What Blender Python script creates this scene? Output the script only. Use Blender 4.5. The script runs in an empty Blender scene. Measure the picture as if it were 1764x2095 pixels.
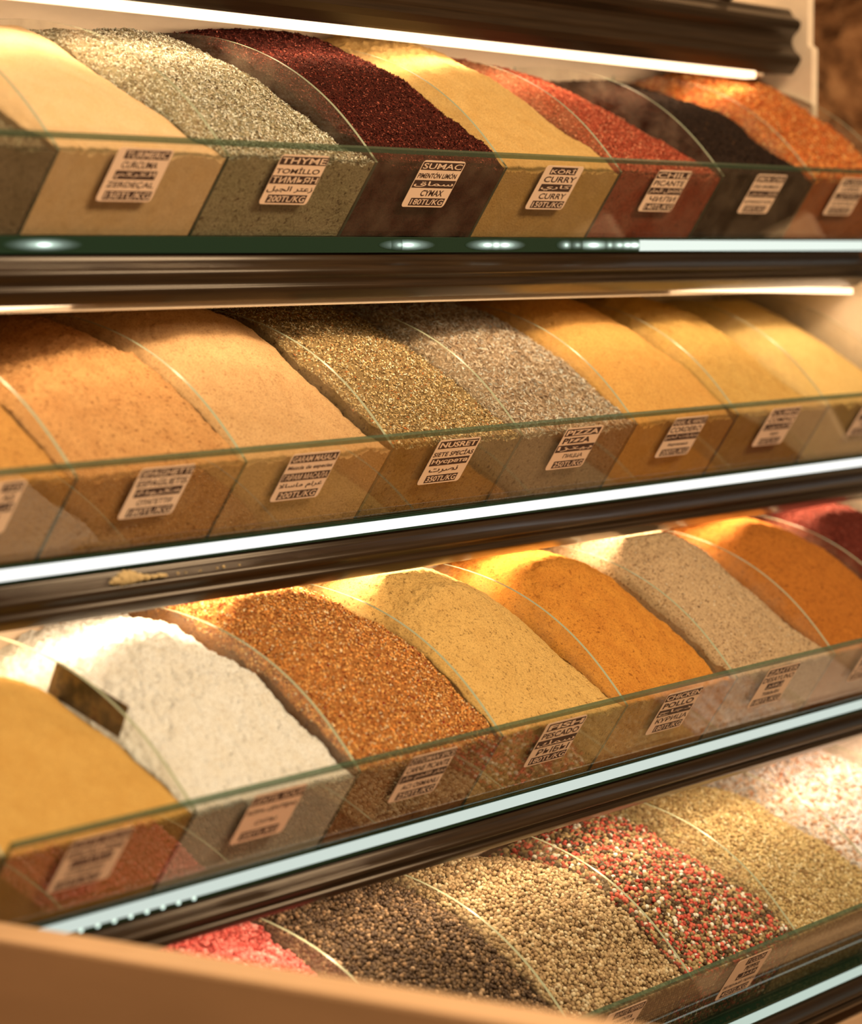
import bpy, math, random, unicodedata
import numpy as np
from mathutils import Vector, Matrix

# ------------------------------------------------------------------ scene, camera, light, exposure
SC = bpy.context.scene
COL = SC.collection
EYE = 1.55                                    # camera height; everything below is measured from it
YAW, PITCH, FPX = math.radians(56.308), math.radians(4.9305), 6300.0

cam = bpy.data.cameras.new('camera')
cam.sensor_fit = 'HORIZONTAL'
cam.sensor_width = 24.0
cam.lens = FPX / 1764 * 24.0
cam.clip_start, cam.clip_end = 0.05, 50
cam.dof.use_dof = True
cam.dof.focus_distance = 3.62
cam.dof.aperture_fstop = 2.9
camo = bpy.data.objects.new('camera', cam)
fwd = Vector((math.sin(YAW) * math.cos(PITCH), math.cos(YAW) * math.cos(PITCH), -math.sin(PITCH)))
camo.location = (0, 0, EYE)
camo.rotation_euler = fwd.to_track_quat('-Z', 'Y').to_euler()
COL.objects.link(camo)
SC.camera = camo

world = bpy.data.worlds.new('world')
SC.world = world
world.use_nodes = True
world.node_tree.nodes['Background'].inputs[0].default_value = (1.0, 0.62, 0.31, 1)
world.node_tree.nodes['Background'].inputs[1].default_value = 0.14

SC.view_settings.view_transform = 'Standard'
SC.view_settings.look = 'None'
SC.view_settings.exposure = 0.28
SC.view_settings.gamma = 1.0
SC.view_settings.use_curve_mapping = False
SC.cycles.max_bounces = 7
SC.cycles.diffuse_bounces = 3
SC.cycles.glossy_bounces = 3
SC.cycles.transmission_bounces = 4
SC.cycles.transparent_max_bounces = 48
SC.cycles.use_denoising = True
SC.cycles.sample_clamp_indirect = 4.0
SC.cycles.caustics_reflective = False
SC.cycles.caustics_refractive = False

LED = (1.0, 0.655, 0.365)                     # colour of the warm LED bars
REF = (1.0, 0.70, 0.42)                       # what the spice colours below were read against
LED_W = [2.6, 1.35, 2.9, 2.4]                  # watts of the bar above each tier
SHOP_W = 150.0                                 # unseen fill from the shop's ceiling, in front of the rack

shop = bpy.data.lights.new('ceiling_fill', 'AREA')
shop.shape = 'RECTANGLE'
shop.size, shop.size_y = 2.4, 0.5
shop.energy = SHOP_W
shop.color = (1.0, 0.67, 0.37)
shopo = bpy.data.objects.new('ceiling_fill', shop)
shopo.location = (2.6, -0.75, EYE + 1.85)
shopo.rotation_euler = (Vector((3.1, 2.0, EYE - 0.3)) - Vector(shopo.location)).to_track_quat('-Z', 'Y').to_euler()
COL.objects.link(shopo)
fill2 = shop.copy()  # second fill lamp, added out of view to lighten the side board's face
fill2.energy = 14.0
fill2.size, fill2.size_y = .5, .5
fillo2 = bpy.data.objects.new('ceiling_fill', fill2)
fillo2.location = (0.2, 0.5, EYE + 1.9)
fillo2.rotation_euler = (Vector((2.0, 1.5, EYE - 0.7)) - Vector(fillo2.location)).to_track_quat('-Z', 'Y').to_euler()
COL.objects.link(fillo2)

rng = np.random.default_rng(7)
random.seed(7)

# ------------------------------------------------------------------ the rack, measured
W = 0.275                                     # bin width
TILT, PLEN = math.radians(32.518), 0.0999     # lean of the glass fronts, their length below the divider corner
SH = [dict(x0=2.3337, yc=1.9962, zc=0.0949, lo=-1, hi=7, drop=.0706),
      dict(x0=2.3144, yc=1.9602, zc=-0.2264, lo=-1, hi=7, drop=.0665),
      dict(x0=2.3024, yc=1.8060, zc=-0.5404, lo=-1, hi=7, drop=.0585),
      dict(x0=3.1477, yc=1.7259, zc=-0.8633, lo=-4, hi=4, drop=.060)]
for s in SH:
    s['yb'] = s['yc'] + PLEN * math.sin(TILT)
    s['zb'] = s['zc'] - PLEN * math.cos(TILT)
    s['xa'] = s['x0'] + s['lo'] * W
    s['xb'] = s['x0'] + s['hi'] * W
DEPTH = 0.335
AY = np.array([0, .0127, .0325, .0636, .1065, .143, .1754, .2129, .258, .30, .335])
AZ = np.array([0, .0170, .0400, .0710, .1020, .1215, .1345, .1455, .1540, .1568, .1568])
PN = np.array([0, -math.cos(TILT), -math.sin(TILT)])      # outward normal of a glass front
PT = np.array([0, -math.sin(TILT), math.cos(TILT)])       # up along it

# ------------------------------------------------------------------ helpers
def lin(c):
    c = c / 255.0
    return c / 12.92 if c <= 0.04045 else ((c + 0.055) / 1.055) ** 2.4

def alb(r, g, b, k=1.0):
    """surface colour that reads as sRGB r,g,b under the warm LED bars"""
    return tuple(min(0.90, max(0.006, k * lin(v) / (1.35 * l))) for v, l in zip((r, g, b), REF))

def tag(o, label=None, cat=None, group=None, kind=None):
    if label: o['label'] = label
    if cat: o['category'] = cat
    if group: o['group'] = group
    if kind: o['kind'] = kind
    return o

def empty(name, loc):
    o = bpy.data.objects.new(name, None)
    o.location = loc
    COL.objects.link(o)
    return o

def link(name, me, mats, parent=None):
    for m in (mats if isinstance(mats, (list, tuple)) else [mats]):
        me.materials.append(m)
    o = bpy.data.objects.new(name, me)
    COL.objects.link(o)
    if parent is not None:
        o.parent = parent
        o.matrix_parent_inverse = Matrix.Translation(-Vector(parent.location))
    return o

def npmesh(name, V, F, smooth=False, mat_idx=None, col=None):
    """mesh from numpy arrays; F has n x k faces; col is one colour per vertex"""
    V = np.asarray(V, dtype=np.float32)
    V = V + np.array([0, 0, EYE], dtype=np.float32)
    F = np.asarray(F, dtype=np.int32)
    me = bpy.data.meshes.new(name)
    n, k = F.shape
    me.vertices.add(len(V))
    me.vertices.foreach_set('co', V.ravel())
    me.loops.add(n * k)
    me.loops.foreach_set('vertex_index', F.ravel())
    me.polygons.add(n)
    me.polygons.foreach_set('loop_start', np.arange(0, n * k, k, dtype=np.int32))
    me.polygons.foreach_set('use_smooth', np.full(n, smooth, dtype=bool))
    if mat_idx is not None:
        me.polygons.foreach_set('material_index', np.asarray(mat_idx, dtype=np.int32))
    if col is not None:
        a = me.color_attributes.new('Col', 'FLOAT_COLOR', 'POINT')
        a.data.foreach_set('color', np.asarray(col, dtype=np.float32).ravel())
    me.update(calc_edges=True)
    me.validate()
    return me

class MB:
    """collects boxes and extruded outlines into one mesh"""
    def __init__(self): self.v, self.f, self.m, self.s = [], [], [], []
    def face(self, idx, m=0, s=False): self.f.append(tuple(idx)); self.m.append(m); self.s.append(s)
    def box(self, x0, x1, y0, y1, z0, z1, m=0):
        b = len(self.v)
        self.v += [(x, y, z) for x in (x0, x1) for y in (y0, y1) for z in (z0, z1)]
        for q in ((0, 1, 3, 2), (4, 6, 7, 5), (0, 4, 5, 1), (2, 3, 7, 6), (0, 2, 6, 4), (1, 5, 7, 3)):
            self.face([b + i for i in q], m)
        return self
    def prism(self, poly, x0, x1, m_side=0, m_cap=0, smooth=False):
        """outline in (y, z), counted round, extruded along x"""
        b, n = len(self.v), len(poly)
        self.v += [(x0, y, z) for y, z in poly] + [(x1, y, z) for y, z in poly]
        for i in range(n):
            j = (i + 1) % n
            mm = m_side[i] if isinstance(m_side, (list, tuple)) else m_side
            self.face((b + i, b + j, b + n + j, b + n + i), mm, smooth)
        self.face([b + i for i in range(n)][::-1], m_cap)
        self.face([b + n + i for i in range(n)], m_cap)
        return self
    def build(self, name, mats, parent=None, bevel=0):
        me = bpy.data.meshes.new(name)
        me.from_pydata([(x, y, z + EYE) for x, y, z in self.v], [], self.f)
        me.polygons.foreach_set('material_index', self.m)
        me.polygons.foreach_set('use_smooth', self.s)
        me.update(); me.validate()
        o = link(name, me, mats, parent)
        if bevel:
            md = o.modifiers.new('bevel', 'BEVEL'); md.width = bevel; md.segments = 2; md.limit_method = 'ANGLE'
        return o

_L = {}
def vnoise(x, y, seed):
    """smooth value noise in 0..1 on arrays"""
    if seed not in _L: _L[seed] = np.random.default_rng(seed).random((128, 128))
    t = _L[seed]
    xi, yi = np.floor(x).astype(int), np.floor(y).astype(int)
    fx, fy = x - xi, y - yi
    fx, fy = fx * fx * (3 - 2 * fx), fy * fy * (3 - 2 * fy)
    a, b = t[xi % 128, yi % 128], t[(xi + 1) % 128, yi % 128]
    c, d = t[xi % 128, (yi + 1) % 128], t[(xi + 1) % 128, (yi + 1) % 128]
    return (a * (1 - fx) + b * fx) * (1 - fy) + (c * (1 - fx) + d * fx) * fy

def fbm(x, y, seed, octv=4):
    r, a, n = 0, 1, 0
    for k in range(octv):
        r = r + a * (vnoise(x * 2 ** k + 17 * k, y * 2 ** k + 31 * k, seed + k) - .5); n += a; a *= .5
    return r / n * 2

# ------------------------------------------------------------------ materials
def mat(name):
    m = bpy.data.materials.new(name); m.use_nodes = True
    nt = m.node_tree; nt.nodes.clear()
    out = nt.nodes.new('ShaderNodeOutputMaterial')
    return m, nt, out

def N(nt, t, **kw):
    n = nt.nodes.new(t)
    for k, v in kw.items(): setattr(n, k, v)
    return n

def principled(nt, out, color=(.8, .8, .8), rough=.5, spec=.5):
    p = N(nt, 'ShaderNodeBsdfPrincipled')
    p.inputs['Base Color'].default_value = (*color, 1)
    p.inputs['Roughness'].default_value = rough
    p.inputs['Specular IOR Level'].default_value = spec
    nt.links.new(p.outputs[0], out.inputs[0])
    return p

def noise(nt, vec, scale, detail=3, rough=.55):
    n = N(nt, 'ShaderNodeTexNoise')
    n.inputs['Scale'].default_value = scale
    n.inputs['Detail'].default_value = detail
    n.inputs['Roughness'].default_value = rough
    nt.links.new(vec, n.inputs['Vector'])
    return n

def ramp(nt, fac, stops):
    r = N(nt, 'ShaderNodeValToRGB')
    while len(r.color_ramp.elements) < len(stops): r.color_ramp.elements.new(.5)
    for e, (p, c) in zip(r.color_ramp.elements, stops):
        e.position = p; e.color = (*c, 1) if len(c) == 3 else c
    nt.links.new(fac, r.inputs[0])
    return r

def mixc(nt, fac, a, b, mode='MIX'):
    m = N(nt, 'ShaderNodeMix', data_type='RGBA', blend_type=mode)
    for s, v in ((m.inputs[0], fac), (m.inputs[6], a), (m.inputs[7], b)):
        if hasattr(v, 'is_linked'): nt.links.new(v, s)
        else: s.default_value = v if not isinstance(v, tuple) else (*v[:3], 1)
    return m.outputs[2]

def powder(name, base, dark=None, speck=None, speck_amt=.5, grain=700, bump=.5, patch=.25):
    """ground spice: soft patches, fine grain, sparse specks"""
    m, nt, out = mat(name)
    p = principled(nt, out, base, .95, .08)
    co = N(nt, 'ShaderNodeTexCoord').outputs['Object']
    dark = dark or tuple(c * .62 for c in base)
    speck = speck or tuple(c * .35 for c in base)
    n1 = noise(nt, co, 38, 4)
    f1 = ramp(nt, n1.outputs[0], [(.35, (0, 0, 0)), (.7, (1, 1, 1))])
    mul = N(nt, 'ShaderNodeMath', operation='MULTIPLY'); mul.inputs[1].default_value = patch
    nt.links.new(f1.outputs[0], mul.inputs[0])
    c = mixc(nt, mul.outputs[0], base, dark)
    n2 = noise(nt, co, grain, 2, .6)
    f2 = ramp(nt, n2.outputs[0], [(.3, (.62, .60, .56)), (.5, (1, 1, 1)), (.75, (1.12, 1.12, 1.1))])
    c = mixc(nt, .85, c, f2.outputs[0], 'MULTIPLY')
    n3 = noise(nt, co, grain * .42, 3, .7)
    f3 = ramp(nt, n3.outputs[0], [(.57, (0, 0, 0)), (.66, (1, 1, 1))])
    mu3 = N(nt, 'ShaderNodeMath', operation='MULTIPLY'); mu3.inputs[1].default_value = min(1, speck_amt * 1.4)
    nt.links.new(f3.outputs[0], mu3.inputs[0])
    c = mixc(nt, mu3.outputs[0], c, speck)
    nt.links.new(c, p.inputs['Base Color'])
    b = N(nt, 'ShaderNodeBump'); b.inputs['Strength'].default_value = min(1, bump * 1.5); b.inputs['Distance'].default_value = .0022
    nb = noise(nt, co, grain * .6, 4, .7)
    nt.links.new(nb.outputs[0], b.inputs['Height'])
    nt.links.new(b.outputs[0], p.inputs['Normal'])
    return m

def attr_mat(name, rough=.7, spec=.25, sss=0):
    """colour of each grain or flake comes with the grain"""
    m, nt, out = mat(name)
    p = principled(nt, out, (1, 1, 1), rough, spec)
    a = N(nt, 'ShaderNodeVertexColor', layer_name='Col')
    nt.links.new(a.outputs[0], p.inputs['Base Color'])
    co = N(nt, 'ShaderNodeTexCoord').outputs['Object']
    b = N(nt, 'ShaderNodeBump'); b.inputs['Strength'].default_value = .35; b.inputs['Distance'].default_value = .0008
    nb = noise(nt, co, 900, 2)
    nt.links.new(nb.outputs[0], b.inputs['Height'])
    nt.links.new(b.outputs[0], p.inputs['Normal'])
    return m

def glass(name, tint=(.94, .985, .955), refl=1.0, dust=.05, dust_col=(.75, .72, .66)):
    """clear sheet: see-through, mirror-like at a slant, a film of spice dust"""
    m, nt, out = mat(name)
    tr = N(nt, 'ShaderNodeBsdfTransparent'); tr.inputs[0].default_value = (*tint, 1)
    gl = N(nt, 'ShaderNodeBsdfGlossy'); gl.inputs['Roughness'].default_value = .015
    gl.inputs[0].default_value = (1, 1, 1, 1)
    lw = N(nt, 'ShaderNodeLayerWeight'); lw.inputs[0].default_value = .5
    pw = N(nt, 'ShaderNodeMath', operation='POWER'); pw.inputs[1].default_value = 5
    nt.links.new(lw.outputs['Facing'], pw.inputs[0])
    ma = N(nt, 'ShaderNodeMath', operation='MULTIPLY_ADD', use_clamp=True)
    ma.inputs[1].default_value = .96 * refl; ma.inputs[2].default_value = .04 * refl
    nt.links.new(pw.outputs[0], ma.inputs[0])
    mx = N(nt, 'ShaderNodeMixShader')
    nt.links.new(ma.outputs[0], mx.inputs[0]); nt.links.new(tr.outputs[0], mx.inputs[1]); nt.links.new(gl.outputs[0], mx.inputs[2])
    df = N(nt, 'ShaderNodeBsdfDiffuse'); df.inputs[0].default_value = (*dust_col, 1)
    co = N(nt, 'ShaderNodeTexCoord').outputs['Object']
    n1 = noise(nt, co, 22, 5, .65)
    r1 = ramp(nt, n1.outputs[0], [(.38, (0, 0, 0)), (.75, (dust * 3, dust * 3, dust * 3))])
    mx2 = N(nt, 'ShaderNodeMixShader')
    nt.links.new(r1.outputs[0], mx2.inputs[0]); nt.links.new(mx.outputs[0], mx2.inputs[1]); nt.links.new(df.outputs[0], mx2.inputs[2])
    nt.links.new(mx2.outputs[0], out.inputs[0])
    return m

def plain(name, color, rough=.5, spec=.5, nscale=0, namt=.15, bump=0, stretch=None):
    m, nt, out = mat(name)
    p = principled(nt, out, color, rough, spec)
    if nscale:
        co = N(nt, 'ShaderNodeTexCoord').outputs['Object']
        if stretch:
            mp = N(nt, 'ShaderNodeMapping'); mp.inputs['Scale'].default_value = stretch
            nt.links.new(co, mp.inputs['Vector']); co = mp.outputs[0]
        n = noise(nt, co, nscale, 5)
        r = ramp(nt, n.outputs[0], [(.3, tuple(c * (1 - namt) for c in color)), (.7, tuple(min(1, c * (1 + namt)) for c in color))])
        nt.links.new(r.outputs[0], p.inputs['Base Color'])
        if bump:
            b = N(nt, 'ShaderNodeBump'); b.inputs['Strength'].default_value = bump; b.inputs['Distance'].default_value = .002
            nt.links.new(n.outputs[0], b.inputs['Height']); nt.links.new(b.outputs[0], p.inputs['Normal'])
    return m

def emit(name, color, strength):
    m, nt, out = mat(name)
    e = N(nt, 'ShaderNodeEmission'); e.inputs[0].default_value = (*color, 1); e.inputs[1].default_value = strength
    nt.links.new(e.outputs[0], out.inputs[0])
    return m

M_PANE = glass('front_glass', tint=(.930,.925,.895), refl=1.0, dust=.02, dust_col=(.75,.62,.48))
M_DIV = glass('divider_glass', tint=(.970, .978, .962), refl=.8, dust=.05, dust_col=(.75,.64,.52))
M_EDGE, _nt, _out = mat('cut_glass_edge')
_p = principled(_nt, _out, (.055, .105, .075), .18, .6)
_t = N(_nt, 'ShaderNodeBsdfTransparent'); _t.inputs[0].default_value = (.62, .80, .70, 1)
_m = N(_nt, 'ShaderNodeMixShader'); _m.inputs[0].default_value = .74
_nt.links.new(_t.outputs[0], _m.inputs[1]); _nt.links.new(_p.outputs[0], _m.inputs[2]); _nt.links.new(_m.outputs[0], _out.inputs[0])
M_SEAM = plain('divider_front_edge', (.018, .050, .042), .3, .5)
M_DEDGE = plain('divider_edge', (.34, .41, .32), .22, .6)
M_BAR = plain('dark_green_glass', (.006, .028, .018), .08, .7)
M_WOOD = plain('dark_lacquered_wood', (.024, .014, .007), .30, .40, 12, .35, 0, (.6, 18, 18))
M_CREAM = plain('cream_board', (.84, .74, .62), .55, .3, 9, .06, .05, (1, 4, 4))
M_TAN = plain('tan_board', (.50, .36, .25), .5, .35, 6, .08, .03)
M_PAPER = plain('label_paper', (.80, .64, .53), .6, .3)
M_INK = plain('label_ink', (.055, .032, .030), .5, .3)
M_GLOW_W = emit('led_warm', (1.0, .66, .38), 2.9)
M_GLOW = [emit('refl_green_white', (.90, 1.0, .90), .80), emit('refl_white', (1.0, 1.0, .95), 1.0),
          emit('refl_pale', (.82, .93, .84), .64), emit('refl_pale_low', (.76, .92, .80), .58)]  # glow painted for LED reflections in the glass edges, one per tier
M_REFL_DOT, _nt, _out = mat('led_reflection')  # mirrored LED glint, painted as emission over the green glass
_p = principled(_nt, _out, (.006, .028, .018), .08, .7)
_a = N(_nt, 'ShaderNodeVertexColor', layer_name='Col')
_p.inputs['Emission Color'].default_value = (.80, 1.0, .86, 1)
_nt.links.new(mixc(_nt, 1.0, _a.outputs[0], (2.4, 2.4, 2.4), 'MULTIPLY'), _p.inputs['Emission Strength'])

# ------------------------------------------------------------------ setting: floor, wall, side boards
o = MB().box(-2.0, 10.0, -2.5, 3.2, -EYE - .05, -EYE).build('floor', plain('floor_tile', (.28, .2, .14), .5, .4, 5, .2))
o['kind'] = 'structure'

def rough_wall():
    nx, nz = 800, 250
    x = np.linspace(-2.0, 10.0, nx); z = np.linspace(-EYE, 1.75, nz)
    X, Z = np.meshgrid(x, z, indexing='ij')
    a = X * .8 - Z * .5; b = X * .5 + Z * .9
    h = .06 * fbm(a * 6, b * 13, 201, 5) + .04 * fbm(a * 20, b * 46, 211, 4)
    V = np.stack([X, 2.56 - h, Z], -1).reshape(-1, 3)
    i = np.arange(nx * nz).reshape(nx, nz)
    F = np.stack([i[:-1, :-1], i[1:, :-1], i[1:, 1:], i[:-1, 1:]], -1).reshape(-1, 4)
    m, nt, out = mat('rough_brown_stone')
    p = principled(nt, out, (.3, .18, .1), .85, .2)
    co = N(nt, 'ShaderNodeTexCoord').outputs['Object']
    n = noise(nt, co, 16, 6, .65)
    r = ramp(nt, n.outputs[0], [(.34, (.07, .032, .014)), (.5, (.24, .115, .050)), (.68, (.46, .26, .13))])
    nt.links.new(r.outputs[0], p.inputs['Base Color'])
    bb = N(nt, 'ShaderNodeBump'); bb.inputs['Strength'].default_value = .9; bb.inputs['Distance'].default_value = .01
    n2 = noise(nt, co, 60, 4); nt.links.new(n2.outputs[0], bb.inputs['Height']); nt.links.new(bb.outputs[0], p.inputs['Normal'])
    o = link('wall_back', npmesh('wall_back', V, F, True), m)
    o['kind'] = 'structure'
rough_wall()

# cream end board of the rack on the right, stepped like the tiers
XE = 4.262
poly = [(2.40, -EYE), (2.40, .62), (2.150, .62), (2.150, .306), (2.142, .300), (2.142, -.045), (1.965, -.066),
        (1.965, -.37), (1.815, -.39), (1.815, -.67), (1.74, -.69), (1.74, -EYE)]
o = MB().prism(poly, XE, XE + .018).build('end_panel', M_CREAM, None, .002)
tag(o, 'stepped cream end board closing the right end of the spice rack', 'end panel', kind='thing')

# pale side board in front, square to the tiers
XP, ZP = 1.940, -.5862
poly = [(1.02, -EYE), (1.02, ZP), (1.93, ZP), (1.93, -EYE)]
o = MB().prism(poly, XP, XP + .052).build('side_panel', plain('pale_beech_board', (.74, .52, .33), .45, .4, 5, .07, .02, (1, 1, 5)), None, .004)
tag(o, 'pale wooden side board rising in front at the lower left', 'side panel', kind='thing')

s = SH[3]
o = MB().box(s['xa'], s['xb'], 1.775, 2.30, -EYE, -1.028).build('base_cabinet', M_TAN, None, .003)
tag(o, 'tan base cabinet under the lowest tier of the rack', 'cabinet', kind='thing')

# ------------------------------------------------------------------ top cornice with its LED bar
def led_lamp(name, parent, x0, x1, y, z, watts, lean=0.0):
    l = bpy.data.lights.new(name, 'AREA'); l.shape = 'RECTANGLE'
    l.size, l.size_y = x1 - x0, .012
    l.energy, l.color = watts, LED
    o = bpy.data.objects.new(name, l)
    o.location = ((x0 + x1) / 2, y, z + EYE)
    o.rotation_euler = (lean, 0, 0)
    COL.objects.link(o)
    if parent is not None:
        o.parent = parent; o.matrix_parent_inverse = Matrix.Translation(-Vector(parent.location))
    return o

XL, XR = 1.96, 4.235
cor = empty('cornice', (4.2, 2.16, EYE + .26))
tag(cor, 'dark brown moulded cornice with a glowing white light bar beneath', 'cornice', kind='thing')
prof = [(2.1695, .359), (2.1662, .3553), (2.1629, .3488), (2.157, .3445), (2.1511, .3414), (2.1488, .335), (2.1522, .327),
        (2.1612, .3181), (2.1638, .3124), (2.163, .3043), (2.1584, .296), (2.152, .290), (2.1488, .2864), (2.1482, .2806),
        (2.1529, .2726), (2.1606, .2624), (2.1632, .2596), (2.205, .262), (2.205, .359)]
MB().prism(prof, XL, XR).build('moulding', M_WOOD, cor)
MB().box(XL, XR, 2.2055, 2.328, .335, .353).build('top_board', M_CREAM, cor)
MB().box(4.03, 4.05, 2.166, 2.19, .3592, .370).build('clip', M_WOOD, cor, .002)
MB().box(XL, 4.125, 2.168, 2.186, .2498, .2612).build('led_strip', M_GLOW_W, cor)
MB().box(4.126, 4.150, 2.167, 2.187, .2535, .2612).build('led_end_cap', M_CREAM, cor, .002)
led_lamp('led_lamp', cor, XL + .05, 4.12, 2.177, .2488, LED_W[0], 0.75)

cor.rotation_euler = (0, .0052, 0)            # it hangs a few millimetres higher at its left end

# ------------------------------------------------------------------ tiers
TIER_LABEL = ['topmost spice tier with glass front, level with the eye, above the curry and sumac labels removed',
              '', '', '']
TIER_LABEL = ['topmost glass-fronted tier, holding the dark red sumac and pale thyme',
              'second glass-fronted tier from the top, with a spill of powder on its moulding',
              'third glass-fronted tier from the top, holding the white powder',
              'lowest glass-fronted tier, holding the round peppercorns']

def arc_outline(s):
    yc, zc, yb, zb = s['yc'], s['zc'], s['yb'], s['zb']
    ys = np.linspace(0, DEPTH, 64)
    zs = np.interp(ys, AY, AZ)
    # round the table off
    for _ in range(36):
        zs[1:-1] = .25 * zs[:-2] + .5 * zs[1:-1] + .25 * zs[2:]
    pts = [(yc + y, zc + z) for y, z in zip(ys, zs)]
    return [(yb, zb + .0005)] + pts + [(yc + DEPTH, zb + .0005)]

tiers = []
for k, s in enumerate(SH):
    t = empty('display_shelf', ((s['xa'] + s['xb']) / 2, s['yc'] + .15, s['zb'] + EYE))
    tag(t, TIER_LABEL[k], 'display shelf', 'glass-fronted tiers of the spice rack', 'thing')
    tiers.append(t)
    xa, xb, yb, zb, yc, zc = s['xa'] - .004, s['xb'] + .002, s['yb'], s['zb'], s['yc'], s['zc']
    # leaning front pane
    Bp = np.array([0, yb, zb + .0004]); Tp = np.array([0, yc, zc]) + PT * .0205
    q = [Bp + PN * .0004, Bp + PN * .0054, Bp + PN * .0054 + PT * .0022, Tp + PN * .0054 - PT * .0052, Tp + PN * .0054, Tp + PN * .0004]
    MB().prism([(p[1], p[2]) for p in q], xa, xb, [1, 1, 0, 1, 1, 0], 1).build('front_pane', [M_PANE, M_EDGE], t)
    # dividers
    out = arc_outline(s)
    n = len(out)
    for i in range(s['lo'], s['hi'] + 1):
        x = s['x0'] + i * W
        MB().prism(out, x - .0023, x + .0023, [2] + [1] * (n - 1), 0).build('glass_divider', [M_DIV, M_DEDGE, M_SEAM], t)
    # glass plate whose thick front edge shows, its LED reflection painted as a glowing strip
    yf = yb - (.008, .010, .008, .024)[k]
    zt = zb - .0002; zl = zb - .0178
    MB().box(xa, xb, yf, yc + DEPTH, zl, zt).build('glass_plate', M_BAR, t)
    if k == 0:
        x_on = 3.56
        MB().box(x_on, xb, yf - .0012, yf, zl + .0012, zt - .0022).build('edge_reflection', M_GLOW[0], t)
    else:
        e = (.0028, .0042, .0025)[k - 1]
        MB().box(xa, xb, yf - .0012, yf, zl + e, zt - (.0030, .0018, .0034)[k - 1]).build('edge_reflection', M_GLOW[k], t)
    # moulding below
    d = s['drop']; H = d - .0180; z0 = zl - .0002
    P = [(.004, 0), (.004, -.006), (.0015, -.0095), (-.006, -.0140), (-.0100, -.0175), (-.0112, -.0205), (-.0108, -.0235), (-.008, -.0258), (-.0045, -.0285),
         (-.0030, -.0325), (-.0045, -.0352), (-.0062, -.0372), (-.0050, -.0400), (-.001, -.0440), (.005, -.0490), (.010, -.0520)]
    kz = H / .052
    pp = [(yf + a, z0 + b * kz) for a, b in P] + [(yf + .016, z0 - H), (yf + .016, z0)]
    xm = 4.235 if k == 0 else xb
    MB().prism(pp, xa, xm, 0, 0, True).build('wood_moulding', M_WOOD, t)
    # board under the plate, back panel up to the next tier
    MB().box(xa, xb, yf + .0165, yc + DEPTH + .02, zl - .024, zl - .0004).build('shelf_board', M_CREAM, t)
    top = .62 if k == 0 else SH[k - 1]['zb'] - .043
    MB().box(xa, XE - .001, yc + DEPTH + .001, yc + DEPTH + .013, zb, top).build('back_panel', M_CREAM, t)
    # LED bar that lights the tier below
    if k < 3:
        zq = zb - d
        if k == 0:
            MB().box(xa, 4.2, yf + .0165, yf + .040, zq - .0068, zl - .0245).build('led_housing', M_CREAM, t, .001)
            # two glowing slivers, added here, that hang a little lower
            for (p0, z_0, p1, z_1) in ((3.66, .0078, 4.225, -.0042), (2.03, -.0030, 2.46, .0085)):
                m = MB(); m.v = [(x, y, zq + zz + h) for x, zz in ((p0, z_0), (p1, z_1)) for y in (yf + .0105, yf + .0162) for h in (-.0075, .001)]
                for qd in ((0, 1, 3, 2), (4, 6, 7, 5), (0, 4, 5, 1), (2, 3, 7, 6), (0, 2, 6, 4), (1, 5, 7, 3)): m.face(qd)
                m.build('led_strip', M_GLOW_W, t)
        else:
            MB().box(xa, xb, yf + .018, yf + .036, zq + .018, zl - .0245).build('led_housing', M_CREAM, t, .001)
            MB().box(xa + .02, xb - .02, yf + .020, yf + .034, zq + .0155, zq + .0179).build('led_strip', M_GLOW_W, t)
        ly = yf + .028 if k == 0 else yf + .027
        led_lamp('led_lamp', t, xa + .04, xb - .04, ly, zq - .0078 if k == 0 else zq + .0148, LED_W[k + 1], -.25 if k == 0 else 0.0)

def refl_dot(x, y, z, rx, rz, parent, core=1.0, prof=((0, 1.0), (.10, .9), (.24, .30), (.5, .09), (.75, .03), (1.0, 0.0))):
    """painted reflection of one LED in the green glass: bright in the middle, fading outwards"""
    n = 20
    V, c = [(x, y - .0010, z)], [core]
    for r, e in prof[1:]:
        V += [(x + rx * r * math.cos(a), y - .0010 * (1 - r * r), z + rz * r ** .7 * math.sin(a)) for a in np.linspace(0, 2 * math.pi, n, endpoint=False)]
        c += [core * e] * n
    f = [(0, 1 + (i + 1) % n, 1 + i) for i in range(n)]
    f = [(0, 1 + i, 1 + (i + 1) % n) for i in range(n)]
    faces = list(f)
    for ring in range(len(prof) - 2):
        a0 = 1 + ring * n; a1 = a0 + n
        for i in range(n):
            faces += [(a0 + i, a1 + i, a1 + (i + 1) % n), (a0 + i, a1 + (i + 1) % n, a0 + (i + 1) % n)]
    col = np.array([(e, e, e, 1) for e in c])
    return link('led_glint', npmesh('led_glint', V, faces, True, None, col), M_REFL_DOT, parent)

# painted LED reflections along the topmost tier's dark front edge, and below the third tier's strip
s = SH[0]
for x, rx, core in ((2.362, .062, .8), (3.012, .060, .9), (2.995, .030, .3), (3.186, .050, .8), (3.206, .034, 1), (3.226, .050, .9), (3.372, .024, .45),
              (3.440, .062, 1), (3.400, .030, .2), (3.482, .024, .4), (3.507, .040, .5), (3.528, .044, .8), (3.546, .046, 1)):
    refl_dot(x, s['yb'] - .0082, s['zb'] - .0090, rx, .0070, tiers[0], core)
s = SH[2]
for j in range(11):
    refl_dot(2.110 + j * .0245, s['yb'] - .0094, s['zb'] - .0146,   .0034, .0022, tiers[2], .5, ((0, 1.0), (.5, .9), (.8, .7), (1.0, .45)))
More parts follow.
